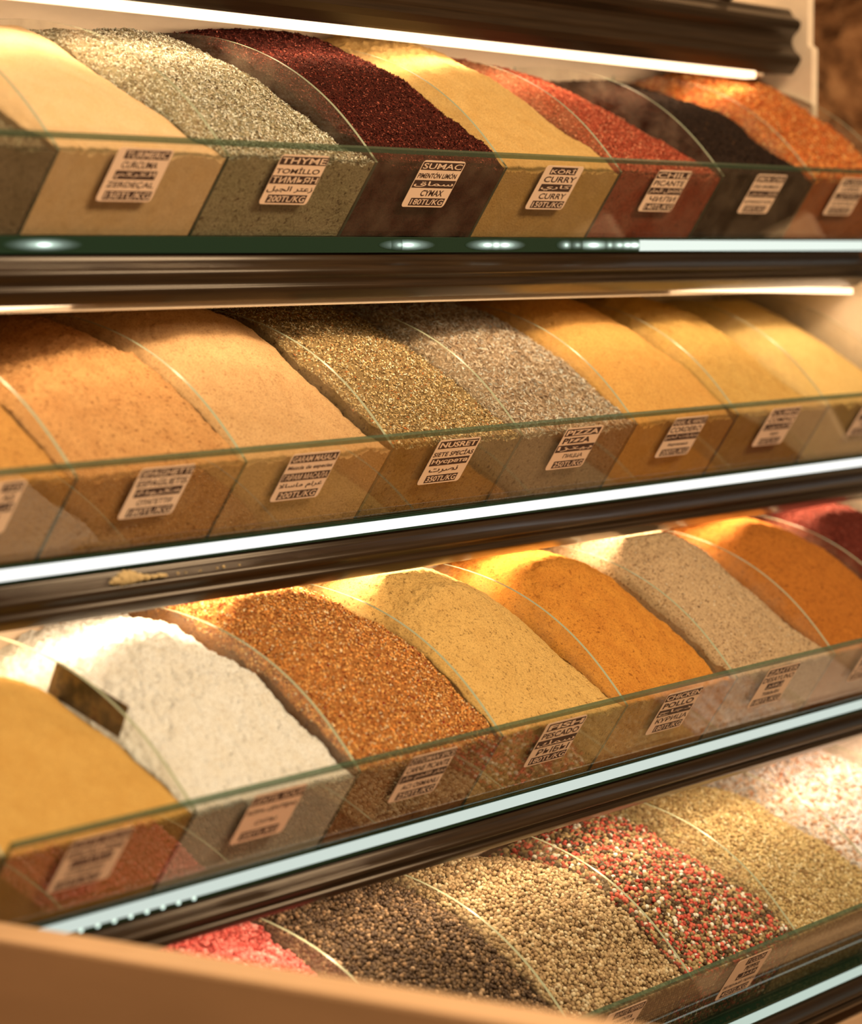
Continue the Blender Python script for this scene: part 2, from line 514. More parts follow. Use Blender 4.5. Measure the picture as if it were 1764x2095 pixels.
# ------------------------------------------------------------------ price labels stuck on the glass fronts
_FORM = {}
for cp in range(0xFE80, 0xFEFD):
    dcmp = unicodedata.decomposition(chr(cp)).split()
    if len(dcmp) == 2: _FORM[(dcmp[0][1:-1], chr(int(dcmp[1], 16)))] = chr(cp)
_LAM_ALEF = {'isolated': '\uFEFB', 'final': '\uFEFC'}

def arabic(t):
    """joined letter shapes, in left-to-right drawing order"""
    nonjoin = set('اأإدذرزوةى')
    words = []
    for w in t.split(' '):
        o = []; i = 0
        while i < len(w):
            c = w[i]
            pj = i > 0 and w[i - 1] not in nonjoin
            if c == 'ل' and i + 1 < len(w) and w[i + 1] == 'ا':
                o.append(_LAM_ALEF['final' if pj else 'isolated']); i += 2; continue
            nj = i + 1 < len(w) and c not in nonjoin
            f = 'medial' if pj and nj else 'final' if pj else 'initial' if nj else 'isolated'
            o.append(_FORM.get((f, c)) or _FORM.get(('isolated', c)) or c); i += 1
        words.append(''.join(o))
    return ' '.join(words)[::-1]

_jobs = []
def want_text(t, bold=0.0, shear=0.0):
    cu = bpy.data.curves.new('txt', 'FONT'); cu.body = t; cu.size = 1.0; cu.offset = bold; cu.shear = shear
    cu.resolution_u = 3
    o = bpy.data.objects.new('txt', cu); COL.objects.link(o); _jobs.append(o)
    return len(_jobs) - 1

# bin: (rows, how the label reads).  row = (text, dark bar?, left, right of the text as shares of the width, height share, bold)
def R(t, bar=0, a=.08, b=.92, h=.13, bold=.012, ar=0, sh=0): return (t, bar, a, b, h, bold, ar, sh)
LAB = {
 (0, 0): ([R('TURMERIC', 1, .17, .93), R('CURCUMA', 0, .17, .82), R('الكركم', 1, .15, .85, ar=1), R('ZERDEÇAL', 0, .07, .92), R('150TL/KG', 1, .13, .93)], 'TURMERIC and ZERDEÇAL'),
 (0, 1): ([R('THYME', 1, .04, .97), R('TOMİLLO', 0, .03, .93), R('ТИМЬЯН', 1, .03, .97), R('زعتر الجبل', 0, .03, .97, ar=1), R('200TL/KG', 1, .14, .90)], 'THYME and TOMİLLO'),
 (0, 2): ([R('SUMAC', 1, .04, .95), R('PIMENTÓN LIMÓN', 0, .03, .93), R('سماق', 1, .04, .96, ar=1), R('CYMAX', 0, .30, .82), R('180TL/KG', 1, .17, .92)], 'SUMAC and PIMENTÓN LIMÓN'),
 (0, 3): ([R('KÖRİ', 1, .18, .82), R('CURRY', 0, .10, .94), R('كاري', 1, .13, .90, ar=1), R('CURRY', 0, .20, .90), R('150TL/KG', 1, .14, .93)], 'KÖRİ and CURRY'),
 (0, 4): ([R('CHILI', 1, .03, .95), R('PICANTE', 0, .04, .93), R('الفلفل الحار', 1, .03, .97, ar=1), R('ЧИЛИ', 0, .15, .93), R('140TL/KG', 1, .15, .95)], 'CHILI and PICANTE'),
 (0, 5): ([R('SMOK CHILI', 1, .06, .96), R('CHILI AHUMADO', 0, .05, .92, .10), R('فلفل مدخن', 1, .05, .97, ar=1), R('КОПЧЕНЫЙ ЧИЛИ', 0, .05, .93, .09), R('200TL/KG', 1, .17, .84)], 'SMOK CHILI'),
 (0, 6): ([R('FLAKES', 1, .10, .95), R('COPOS', 0, .20, .80), R('رقائق', 1, .10, .95, ar=1), R('ХЛОПЬЯ', 0, .10, .90, .09), R('150TL/KG', 1, .15, .88)], 'FLAKES, the last at the right end'),
 (1, -1): ([R('TOS', 1, .66, .93), R('AS', 0, .70, .90), R('ات', 1, .62, .93, ar=1), R('Ы', 0, .70, .80), R('150TL/KG', 1, .15, .80)], 'only TOS'),
 (1, 0): ([R('SPAGHETTI', 1, .06, .97), R('ESPAGUETIS', 0, .06, .96), R('مكرونة', 1, .12, .92, ar=1), R('СПАГЕТТИ', 0, .22, .85, .11), R('180TL/KG', 1, .15, .92)], 'SPAGHETTI and ESPAGUETIS'),
 (1, 1): ([R('GARAM MASALA', 1, .05, .95), R('Mezcla de especias', 0, .04, .96, .10), R('ГАРАМ МАСАЛА', 1, .04, .96), R('غرام ماسالا', 0, .04, .94, ar=1), R('200TL/KG', 1, .14, .90)], 'GARAM MASALA'),
 (1, 2): ([R('NUSRET', 1, .07, .93, bold=.03), R('SIETE SPECİAS', 0, .03, .97), R('Нусрета', 1, .08, .92, bold=.03), R('نصرت', 0, .12, .80, ar=1), R('350TL/KG', 1, .17, .86, bold=.02)], 'SIETE SPECİAS and 350TL/KG'),
 (1, 3): ([R('PIZZA', 1, .05, .92, bold=.03), R('PIZZA', 0, .07, .80, bold=.03), R('بيتزا', 1, .03, .97, ar=1), R('ПИЦЦА', 0, .30, .82, .11), R('250TL/KG', 1, .17, .93)], 'PIZZA twice'),
 (1, 4): ([R('RASAL AL HANUT', 1, .03, .97), R('CORDERO', 0, .03, .95), R('بهارات لحم', 1, .03, .97, ar=1), R('баранина', 0, .20, .80, .09), R('200TL/KG', 1, .14, .92)], 'RASAL AL HANUT and CORDERO'),
 (1, 5): ([R('CUMIN', 1, .10, .95), R('COMINO', 0, .08, .95), R('الكمون', 1, .10, .93, ar=1), R('ТМИН', 0, .38, .68, .09), R('100TL/KG', 1, .20, .83)], 'CUMIN and COMINO'),
 (1, 6): ([R('GINGER', 1, .10, .95), R('JENGIBRE', 0, .10, .95), R('زنجبيل', 1, .12, .93, ar=1), R('ИМБИРЬ', 0, .30, .72, .10), R('150TL/KG', 1, .15, .88)], 'GINGER, cut by the right edge'),
 (2, -1): ([R('KÖFTE SPICES', 1, .02, .98), R('ESPECIAS CARNE', 0, .05, .95), R('بهارات', 1, .20, .82, ar=1), R('СПЕЦИИ', 0, .18, .78), R('150TL/KG', 1, .12, .78)], 'KÖFTE SPICES, blurred'),
 (2, 0): ([R('LENTIL SOUP', 1, .03, .98), R('SOPA LENTEJAS', 0, .04, .96, .11), R('СУПЫ', 0, .30, .70, .09), R('200TL/KG', 1, .16, .82)], 'LENTIL SOUP'),
 (2, 1): ([R('OTTOMAN SPICE', 1, .03, .97), R('CARNE PICANTE', 0, .04, .96), R('بهار اللحم حار', 1, .04, .97, ar=1), R('ACI OSMANLI', 0, .14, .93, .11), R('250TL/KG', 1, .16, .93)], 'OTTOMAN SPICE'),
 (2, 2): ([R('FISH', 1, .10, .95, bold=.035), R('PESCADO', 0, .06, .95), R('سمك', 1, .05, .97, ar=1), R('РЫБЫ', 0, .16, .93, .14), R('180TL/KG', 1, .12, .95)], 'FISH and PESCADO'),
 (2, 3): ([R('CHICKEN', 1, .03, .97, bold=.025), R('POLLO', 0, .06, .90, bold=.02), R('دجاج', 1, .06, .95, ar=1), R('КУРИЦА', 0, .10, .96, .14), R('180TL/KG', 1, .20, .92)], 'CHICKEN and POLLO'),
 (2, 4): ([R('ZAHTER', 1, .06, .97), R('DESAYUNO', 0, .03, .97), R('زعتر', 1, .27, .75, ar=1), R('ТИМЬЯН', 0, .25, .78, .10), R('180TL/KG', 1, .10, .93)], 'ZAHTER and DESAYUNO'),
 (2, 5): ([R('SALAD', 1, .10, .95), R('ENSALADA', 0, .10, .95), R('سلطة', 1, .12, .93, ar=1), R('САЛАТ', 0, .06, .92, .14), R('200TL/KG', 1, .08, .93)], 'САЛАТ, cut by the right edge'),
 (3, -1): ([R('WHITE PEPPER', 1, .22, .95), R('PIMIENTA', 0, .28, .80, .10), R('فلفل ابيض', 1, .20, .90, ar=1), R('БЕЛЫЙ', 0, .25, .85, .11), R('400TL/KG', 1, .15, .90)], 'WHITE PEPPER, half hidden by the side board'),
 (3, 0): ([R('7 COLOR', 1, .34, .85), R('PEPPER', 0, .40, .82), R('فلفل', 1, .32, .85, ar=1), R('ЗЕЛЕНЫЙ ПЕРЕЦ', 0, .04, .97, .11), R('450TL/KG', 1, .13, .86)], '7 COLOR PEPPER'),
}
for key, (rows, _) in LAB.items():
    for j, r in enumerate(rows):
        rows[j] = r + (want_text(arabic(r[0]) if r[6] else r[0], r[5], r[7]),)
dg = bpy.context.evaluated_depsgraph_get()
TXT = []
for o in _jobs:
    me = o.evaluated_get(dg).to_mesh()
    v = np.empty(len(me.vertices) * 3, np.float32); me.vertices.foreach_get('co', v)
    TXT.append((v.reshape(-1, 3)[:, :2].copy(), [tuple(p.vertices) for p in me.polygons]))
    o.evaluated_get(dg).to_mesh_clear()
for o in _jobs:
    cu = o.data; bpy.data.objects.remove(o); bpy.data.curves.remove(cu)

LW, LH = .089, .063
LPOS = {(0, 3): .079, (0, 5): .083, (0, 6): .072, (1, 0): .089, (1, 1): .071, (1, 2): .081, (1, 3): .089, (1, 4): .087,
        (1, -1): .103, (2, 0): .082, (2, 4): .070, (2, 2): .080, (3, -1): .062, (3, 0): .096, (1, 6): .103}
for (k, i), (rows, reads) in LAB.items():
    s = SH[k]
    u0 = s['x0'] + i * W + LPOS.get((k, i), .083)
    tb = -.0545
    base = np.array([0, s['yc'], s['zc']])
    V, F, MI = [], [], []
    def put(pts, faces, h, m):
        b = len(V)
        for (a, c) in pts:
            q = base + PN * (.0056 + h) + PT * (tb + c); V.append((u0 + a, q[1], q[2]))
        for f in faces: F.append(tuple(b + j for j in f)); MI.append(m)
    # sheet with rounded corners, front and back
    r = .005; c = []
    for cx, cy, a0 in ((LW - r, LH - r, 0), (r, LH - r, 90), (r, r, 180), (LW - r, r, 270)):
        c += [(cx + r * math.cos(math.radians(a0 + a)), cy + r * math.sin(math.radians(a0 + a))) for a in (0, 30, 60, 90)]
    n = len(c)
    put(c, [tuple(range(n))[::-1]], 0, 0)
    put(c, [tuple(range(n))], .0003, 0)
    b = len(V) - 2 * n
    for j in range(n): F.append((b + j, b + (j + 1) % n, b + n + (j + 1) % n, b + n + j)); MI.append(0)
    nr = len(rows)
    for j, rw in enumerate(rows):
        t, bar, a, bb, h, bold, ar, sh, ti = rw
        yc_ = LH * (1 - (j + .5) / nr * .96 - .02)
        bh = LH * (.165 if nr == 5 else .17)
        if bar:
            x_a, x_b = LW * max(.01, a - .025), LW * min(.99, bb + .025)
            put([(x_a, yc_ - bh / 2), (x_b, yc_ - bh / 2), (x_b, yc_ + bh / 2), (x_a, yc_ + bh / 2)], [(0, 1, 2, 3)], .00045, 1)
        v, fs = TXT[ti]
        if not len(v): continue
        lo, hi = v.min(0), v.max(0)
        th = LH * h * (.92 if bar else 1)
        q = (v - lo) / np.maximum(hi - lo, 1e-6)
        put([(LW * a + x * LW * (bb - a), yc_ - th / 2 + y * th) for x, y in q], fs, .0006, 0 if bar else 1)
    me = bpy.data.meshes.new('price_label')
    me.from_pydata([(x, y, z + EYE) for x, y, z in V], [], F)
    me.polygons.foreach_set('material_index', MI); me.update()
    o = link('price_label', me, [M_PAPER, M_INK])
    tag(o, 'price label on the %s glass front, reading %s' % (('topmost', 'second', 'third', 'lowest')[k], reads.split(',')[0] if ',' not in reads else reads), 'price label', 'price labels on the glass fronts', 'thing')

# dark picture card leaning on the first divider of the third tier
s = SH[2]
cx = s['x0'] + .0021
cp = [(.1755, .1311), (.0841, .0948), (.0969, .0626), (.1878, .1003)]
m, nt, out = mat('picture_card')
p = principled(nt, out, (.05, .04, .03), .35, .5)
co = N(nt, 'ShaderNodeTexCoord').outputs['Object']
n1 = noise(nt, co, 55, 3)
r1 = ramp(nt, n1.outputs[0], [(.40, (.020, .014, .012)), (.47, (.05, .04, .03)), (.56, (.17, .12, .05)), (.64, (.10, .045, .025)), (.74, (.025, .024, .026))])
nt.links.new(r1.outputs[0], p.inputs['Base Color'])
MB().prism([(s['yc'] + a, s['zc'] + b) for a, b in cp], cx, cx + .0012).build('picture_card', m, None, .0004)
tag(bpy.data.objects['picture_card'], 'dark picture card stood against the glass between mustard-coloured and white powder', 'card', kind='thing')

# ------------------------------------------------------------------ spice heaps
CONTACT = {   # where each heap meets the divider on its right: (depth, height) from the divider's front corner
(0, -1): [(.05, .018), (.1, .050), (.15, .074), (.2, .090), (.25, .098), (.3, .100)],
(0, 0) : [(0.052, 0.019), (0.08, 0.04), (0.13, 0.065), (0.167, 0.085), (0.199, 0.104), (0.235, 0.125), (0.27, 0.139), (0.319, 0.145)] ,
(0, 1) : [(0.055, 0.02), (0.117, 0.062), (0.146, 0.082), (0.18, 0.1), (0.217, 0.116), (0.241, 0.129), (0.273, 0.142)] ,
(0, 2) : [(0.011, 0.016), (0.056, 0.044), (0.088, 0.067), (0.11, 0.082), (0.141, 0.103), (0.179, 0.12), (0.216, 0.136), (0.252, 0.153), (0.292, 0.164), (0.318, 0.169)] ,
(0, 3) : [(0.052, 0.034), (0.084, 0.051), (0.124, 0.074), (0.165, 0.094), (0.209, 0.117), (0.235, 0.135), (0.285, 0.154), (0.328, 0.161)] ,
(0, 4) : [(0.042, 0.019), (0.086, 0.042), (0.138, 0.065), (0.192, 0.091), (0.245, 0.111)] ,
(0, 5) : [(0.03, 0.017), (0.076, 0.044), (0.13, 0.083), (0.171, 0.103), (0.213, 0.112), (0.255, 0.127), (0.297, 0.141)] ,
(0, 6) : [(0.06, 0.041), (0.106, 0.079), (0.143, 0.105), (0.183, 0.131), (0.22, 0.148), (0.254, 0.159), (0.307, 0.165)] ,
(1, -1) : [(0.024, 0.011), (0.044, 0.028), (0.066, 0.046), (0.088, 0.064), (0.099, 0.072)] ,
(1, 0) : [(0.016, 0.012), (0.053, 0.042), (0.099, 0.077), (0.146, 0.104), (0.194, 0.122), (0.238, 0.136), (0.292, 0.149)] ,
(1, 1) : [(0.034, 0.011), (0.068, 0.034), (0.104, 0.061), (0.14, 0.084), (0.155, 0.098), (0.202, 0.127), (0.24, 0.14), (0.291, 0.15), (0.343, 0.153), (0.409, 0.156)] ,
(1, 2) : [(0.025, 0.013), (0.133, 0.083), (0.158, 0.098), (0.184, 0.11), (0.21, 0.122), (0.236, 0.135), (0.28, 0.147)] ,
(1, 3) : [(0.017, 0.011), (0.055, 0.039), (0.101, 0.071), (0.141, 0.093), (0.18, 0.117), (0.213, 0.132), (0.248, 0.141)] ,
(1, 4) : [(0.028, 0.017), (0.049, 0.033), (0.076, 0.056), (0.103, 0.071), (0.144, 0.094), (0.185, 0.115), (0.226, 0.134), (0.268, 0.138)] ,
(1, 5) : [(0.05, 0.015), (0.086, 0.039), (0.128, 0.068), (0.157, 0.082), (0.185, 0.099), (0.228, 0.114), (0.272, 0.123), (0.31, 0.133)] ,
(1, 6) : [(0.082, 0.039), (0.111, 0.057), (0.14, 0.075), (0.176, 0.095), (0.214, 0.113), (0.259, 0.134), (0.319, 0.136)] ,
(2, -1) : [(0.02, 0.01), (0.046, 0.029), (0.067, 0.041), (0.094, 0.06), (0.119, 0.069), (0.15, 0.085), (0.172, 0.096), (0.184, 0.1), (0.204, 0.105), (0.247, 0.105)] ,
(2, 0) : [(0.028, 0.006), (0.054, 0.029), (0.086, 0.049), (0.121, 0.079), (0.143, 0.086), (0.176, 0.105), (0.21, 0.119), (0.241, 0.136), (0.277, 0.139)] ,
(2, 1) : [(0.014, 0.014), (0.047, 0.037), (0.08, 0.065), (0.102, 0.082), (0.125, 0.093), (0.148, 0.103), (0.175, 0.11), (0.193, 0.119), (0.217, 0.131), (0.252, 0.14)] ,
(2, 2) : [(0.026, 0.008), (0.058, 0.03), (0.081, 0.044), (0.095, 0.052), (0.13, 0.079), (0.165, 0.095), (0.201, 0.107), (0.237, 0.121)] ,
(2, 3) : [(0.032, 0.004), (0.056, 0.028), (0.087, 0.051), (0.124, 0.072), (0.148, 0.087), (0.185, 0.106), (0.223, 0.117), (0.248, 0.126)] ,
(2, 4) : [(0.025, 0.011), (0.063, 0.03), (0.1, 0.055), (0.138, 0.08), (0.177, 0.104), (0.215, 0.12), (0.254, 0.132)] ,
(3, -3) : [(0.182, 0.111), (0.201, 0.118), (0.218, 0.134), (0.245, 0.139)] ,
(3, -1) : [(0.034, 0.018), (0.057, 0.038), (0.08, 0.061), (0.114, 0.081), (0.149, 0.099), (0.172, 0.109)] ,
(3, 0) : [(0.032, 0.022), (0.068, 0.044), (0.104, 0.059), (0.14, 0.076), (0.176, 0.087), (0.213, 0.109), (0.251, 0.118), (0.288, 0.121)] ,
(3, 1) : [(0.047, 0.031), (0.087, 0.051), (0.125, 0.07), (0.175, 0.088), (0.201, 0.103), (0.239, 0.115)] ,
}
BULGE = {(0, 0): 0.024, (0, 1): 0.016, (0, 2): 0.012, (0, 3): 0.03, (0, 4): 0.020, (0, 5): 0.012, (0, 6): 0.02, (1, -1): 0.02, (1, 0): 0.02, (1, 1): 0.035, (1, 2): 0.015, (1, 3): 0.018, (1, 4): 0.03, (1, 5): 0.034, (1, 6): 0.022, (2, -1): 0.026, (2, 0): 0.027, (2, 1): 0.032, (2, 2): 0.045, (2, 3): 0.045, (2, 4): 0.045, (2, 5): 0.032, (2, 6): 0.03}      # how far each heap is domed above its sides

def contact(key):
    c = sorted(CONTACT.get(key, [(.05, .035), (.1, .075), (.15, .102), (.2, .122), (.25, .136)]))
    y = np.array([-.02, 0.0] + [a for a, _ in c] + [c[-1][0] + .06, .40])
    z = np.array([-.004, 0.001] + [b for _, b in c] + [c[-1][1] + .002, c[-1][1] - .015])
    return y, z

def heap_height(key, u, y, p, seed):
    cy, cz = contact(key)
    Rr = np.interp(y, cy, cz)
    arc = np.interp(y, AY, AZ)
    ly, lz = contact((key[0], key[1] - 1))
    Ll = np.minimum(arc - .004, np.interp(y, ly, lz) + p.get('left', -.003))
    w = u * u * (3 - 2 * u)
    h = Ll * (1 - w) + Rr * w
    env = np.clip(y / .07, 0, 1)
    f = np.interp(y, [-.02, 0, .03, .07, .11, .15, .19, .23, .27, .31, .40], [0, .0, .14, .42, .76, .97, 1.0, .9, .72, .55, .4])
    h = h + p.get('bulge', .018) * (4 * u * (1 - u)) ** .8 * f
    for (bu, by, bh, su, sy) in p.get('bumps', ()):
        h = h + bh * np.exp(-((u - bu) / su) ** 2 - ((y - by) / sy) ** 2)
    X = u * W
    h = h + p.get('lump', .004) * fbm(X * 22, y * 22, seed, 4) * env + p.get('fine', .0016) * 1.25 * fbm(X * 150, y * 150, seed + 9, 4)
    if key[0] == 2: h = np.where((y > .165) & (y < .27), np.minimum(h, .160), h)
    if key[0] == 0: h = np.where((y > .14) & (y < .218), np.minimum(h, .1505), h)   # stay clear of the light bar
    return h

def heap_grid(k, i, p, seed, nx=180, ny=280):
    s = SH[k]
    key = (k, i)
    u = np.linspace(0, 1, nx)
    h0 = -.0035 + p.get('rag', .0055) * fbm(u * 12, u * 3 + 5, seed + 3, 3) + .0045 * fbm(u * 46, u * 7 + 3, seed + 5, 3) + p.get('front', 0)
    y0 = -h0 * math.tan(TILT) + .0006
    t = np.linspace(0, 1, ny) ** 1.08
    Yf = y0[:, None] + (DEPTH - .004 - y0[:, None]) * t[None, :]
    U = np.repeat(u[:, None], ny, 1)
    Hh = heap_height(key, U, Yf, p, seed)
    bl = np.clip(1 - (Yf - y0[:, None]) / .02, 0, 1) ** 1.5
    Hh = Hh * (1 - bl) + h0[:, None] * bl + (1 - bl) * 0
    Hh = np.maximum(Hh, -Yf / math.tan(TILT) + .0004)
    Xw = s['x0'] + i * W + .0027 + U * (W - .0054)
    return u, Xw, Yf + s['yc'], Hh + s['zc'], y0, h0

def heap(k, i, material, label, cat='spice', p=None, parts=None, name='spice_heap'):
    p = dict(p or {}); p.setdefault('bulge', BULGE.get((k, i), .018))
    s = SH[k]; seed = 1000 + 97 * (k * 12 + i + 4)
    u, X, Y, Z, y0, h0 = heap_grid(k, i, p, seed)
    nx, ny = X.shape
    V = [np.stack([X, Y, Z], -1).reshape(-1, 3)]
    I = np.arange(nx * ny).reshape(nx, ny)
    F = [np.stack([I[:-1, :-1], I[1:, :-1], I[1:, 1:], I[:-1, 1:]], -1).reshape(-1, 4)]
    nb = nx * ny
    # face against the leaning glass
    nf = 30
    tt = np.linspace(0, 1, nf)[None, :]
    yb, zb = s['yb'] + .0008, s['zb'] + .0012
    YY = (s['yc'] + y0)[:, None] * (1 - tt) + yb * tt
    ZZ = (s['zc'] + h0)[:, None] * (1 - tt) + zb * tt
    XX = np.repeat(X[:, :1], nf, 1)
    off = .0010 * np.abs(fbm(XX * 120, ZZ * 120, seed + 20, 3)) * np.minimum(tt * 6, 1)
    V.append(np.stack([XX, YY + off, ZZ], -1).reshape(-1, 3))
    J = nb + np.arange(nx * nf).reshape(nx, nf)
    F.append(np.stack([J[:-1, 1:], J[1:, 1:], J[1:, :-1], J[:-1, :-1]], -1).reshape(-1, 4)); nb += nx * nf
    # sides, back and underside
    for row, fl in ((0, 0), (nx - 1, 1)):
        a = np.stack([X[row], Y[row], Z[row]], -1); b = a.copy(); b[:, 2] = zb
        b[:, 1] = np.maximum(b[:, 1], yb)
        V += [a, b]; A = nb + np.arange(ny); B = A + ny; nb += 2 * ny
        q = np.stack([A[:-1], A[1:], B[1:], B[:-1]], -1)
        F.append(q if fl else q[:, ::-1])
    a = np.stack([X[:, -1], Y[:, -1], Z[:, -1]], -1); b = a.copy(); b[:, 2] = zb
    V += [a, b]; A = nb + np.arange(nx); B = A + nx; nb += 2 * nx
    F.append(np.stack([A[1:], A[:-1], B[:-1], B[1:]], -1))
    c = np.array([(X[0, 0], yb, zb), (X[-1, 0], yb, zb), (X[-1, 0], Y[0, -1], zb), (X[0, 0], Y[0, -1], zb)])
    V.append(c); F.append(np.array([[nb + 3, nb + 2, nb + 1, nb]]))
    me = npmesh(name, np.concatenate(V), np.concatenate(F), True)
    o = link(name, me, material)
    tag(o, label, cat, 'spice heaps behind the glass fronts', 'thing')
    if parts:
        for fn, args in parts: fn(o, k, i, p, seed, (u, X, Y, Z, y0, h0), **args)
    return o

def sample_surface(g, n, r, ymax=.31, yc=0):
    """n random points over the heap's top and front face, with local normals"""
    u, X, Y, Z, y0, h0 = g
    nx, ny = X.shape
    a, b = r.random(n) * (nx - 1.001), r.random(n) ** 1.05 * (ny - 1.001) * ymax / .331
    ai, bi = a.astype(int), b.astype(int); fa, fb = a - ai, b - bi
    def bl(G): return (G[ai, bi] * (1 - fa) + G[ai + 1, bi] * fa) * (1 - fb) + (G[ai, bi + 1] * (1 - fa) + G[ai + 1, bi + 1] * fa) * fb
    P = np.stack([bl(X), bl(Y), bl(Z)], -1)
    d = 4
    a0, a1 = np.maximum(ai - d, 0), np.minimum(ai + d, nx - 1); b0, b1 = np.maximum(bi - d, 0), np.minimum(bi + d, ny - 1)
    du = np.stack([G[a1, bi] - G[a0, bi] for G in (X, Y, Z)], -1)
    dv = np.stack([G[ai, b1] - G[ai, b0] for G in (X, Y, Z)], -1)
    nn = np.cross(du, dv); nn /= np.linalg.norm(nn, axis=1, keepdims=True) + 1e-12
    return P, nn

def palette(pal, n, r, var=.18):
    w = np.array([q[1] for q in pal], float); w /= w.sum()
    c = np.array([q[0] for q in pal])[r.choice(len(pal), n, p=w)]
    c = c * (1 + var * (r.random((n, 1)) * 2 - 1))
    return np.concatenate([np.clip(c, 0, 1), np.ones((n, 1))], 1)

def front_points(g, n, r, s):
    """points on the face against the glass"""
    u, X, Y, Z, y0, h0 = g
    a = r.random(n) * (len(u) - 1.001); ai = a.astype(int); t = r.random(n)
    x = X[ai, 0] + (X[ai + 1, 0] - X[ai, 0]) * (a - ai)
    P = np.stack([x, (s['yc'] + y0[ai]) * (1 - t) + s['yb'] * t, (s['zc'] + h0[ai]) * (1 - t) + (s['zb'] + .002) * t], -1)
    return P, np.repeat(PN[None, :], n, 0)

M_FLAKE = attr_mat('dry_flakes', .85, .06)
M_GRAIN = attr_mat('grains', .5, .35)
M_SALT = attr_mat('salt', .35, .5)

def keep_in(V, k, X):
    """nothing pokes through the glass, the base plate or the back"""
    s = SH[k]
    V[:, 0] = np.clip(V[:, 0], X[0, 0] - .0001, X[-1, 0] + .0001)
    q = V - np.array([0, s['yc'], s['zc']])
    d = q @ PN + .0001
    t = q @ PT
    push = np.where((d > 0) & (t < .0225), d, 0)
    V -= push[:, None] * PN[None, :]
    V[:, 1] = np.minimum(V[:, 1], s['yc'] + DEPTH - .002)
    V[:, 2] = np.maximum(V[:, 2], s['zb'] + .0006)
    return V

def flakes(o, k, i, p, seed, g, pal, n=15000, size=(.0035, .0014), tilt=.55, nfront=1500, lift=.0008, name='flakes'):
    r = np.random.default_rng(seed + 50)
    P, nn = sample_surface(g, n, r)
    if nfront:
        P2, n2 = front_points(g, nfront, r, SH[k]); P2 = P2 - n2 * .0012
        P, nn = np.concatenate([P, P2]), np.concatenate([nn, n2])
    m = len(P)
    tl = np.where(np.arange(m) < n, tilt, .12)[:, None]
    nn = nn + tl * r.normal(size=(m, 3)); nn /= np.linalg.norm(nn, axis=1, keepdims=True)
    t = np.cross(nn, r.normal(size=(m, 3))); t /= np.linalg.norm(t, axis=1, keepdims=True)
    b = np.cross(nn, t)
    L = size[0] * (.5 + r.random((m, 1))) / 2; Wd = size[1] * (.5 + r.random((m, 1))) / 2
    keep = np.where(np.arange(m) < n, 1.0, .45)[:, None]
    L, Wd = L * keep ** .3, Wd
    P = P + np.where(np.arange(m) < n, lift, 0)[:, None] * nn * r.random((m, 1)) * 1.5
    bend = nn * L * .35 * (r.random((m, 1)) - .2)
    V = np.stack([P - t * L, P - b * Wd + bend, P + t * L, P + b * Wd + bend], 1).reshape(-1, 3)
    V = keep_in(V, k, g[1])
    F = np.arange(4 * m).reshape(m, 4)
    F = np.concatenate([F[:, [0, 1, 2]], F[:, [0, 2, 3]]])
    c = np.repeat(palette(pal, m, r), 4, 0)
    q = link(name, npmesh(name, V, F, False, None, c), M_FLAKE, o)
    q['kind'] = 'stuff'

def ico(sub):
    ph = (1 + 5 ** .5) / 2
    v = [(-1, ph, 0), (1, ph, 0), (-1, -ph, 0), (1, -ph, 0), (0, -1, ph), (0, 1, ph), (0, -1, -ph), (0, 1, -ph), (ph, 0, -1), (ph, 0, 1), (-ph, 0, -1), (-ph, 0, 1)]
    f = [(0, 11, 5), (0, 5, 1), (0, 1, 7), (0, 7, 10), (0, 10, 11), (1, 5, 9), (5, 11, 4), (11, 10, 2), (10, 7, 6), (7, 1, 8), (3, 9, 4), (3, 4, 2), (3, 2, 6), (3, 6, 8), (3, 8, 9), (4, 9, 5), (2, 4, 11), (6, 2, 10), (8, 6, 7), (9, 8, 1)]
    v = [np.array(q) / np.linalg.norm(q) for q in v]
    for _ in range(sub):
        mid = {}; nf = []
        def m(a, b):
            key = (min(a, b), max(a, b))
            if key not in mid:
                q = v[a] + v[b]; v.append(q / np.linalg.norm(q)); mid[key] = len(v) - 1
            return mid[key]
        for a, b, c in f:
            ab, bc, ca = m(a, b), m(b, c), m(c, a)
            nf += [(a, ab, ca), (b, bc, ab), (c, ca, bc), (ab, bc, ca)]
        f = nf
    return np.array(v), np.array(f)

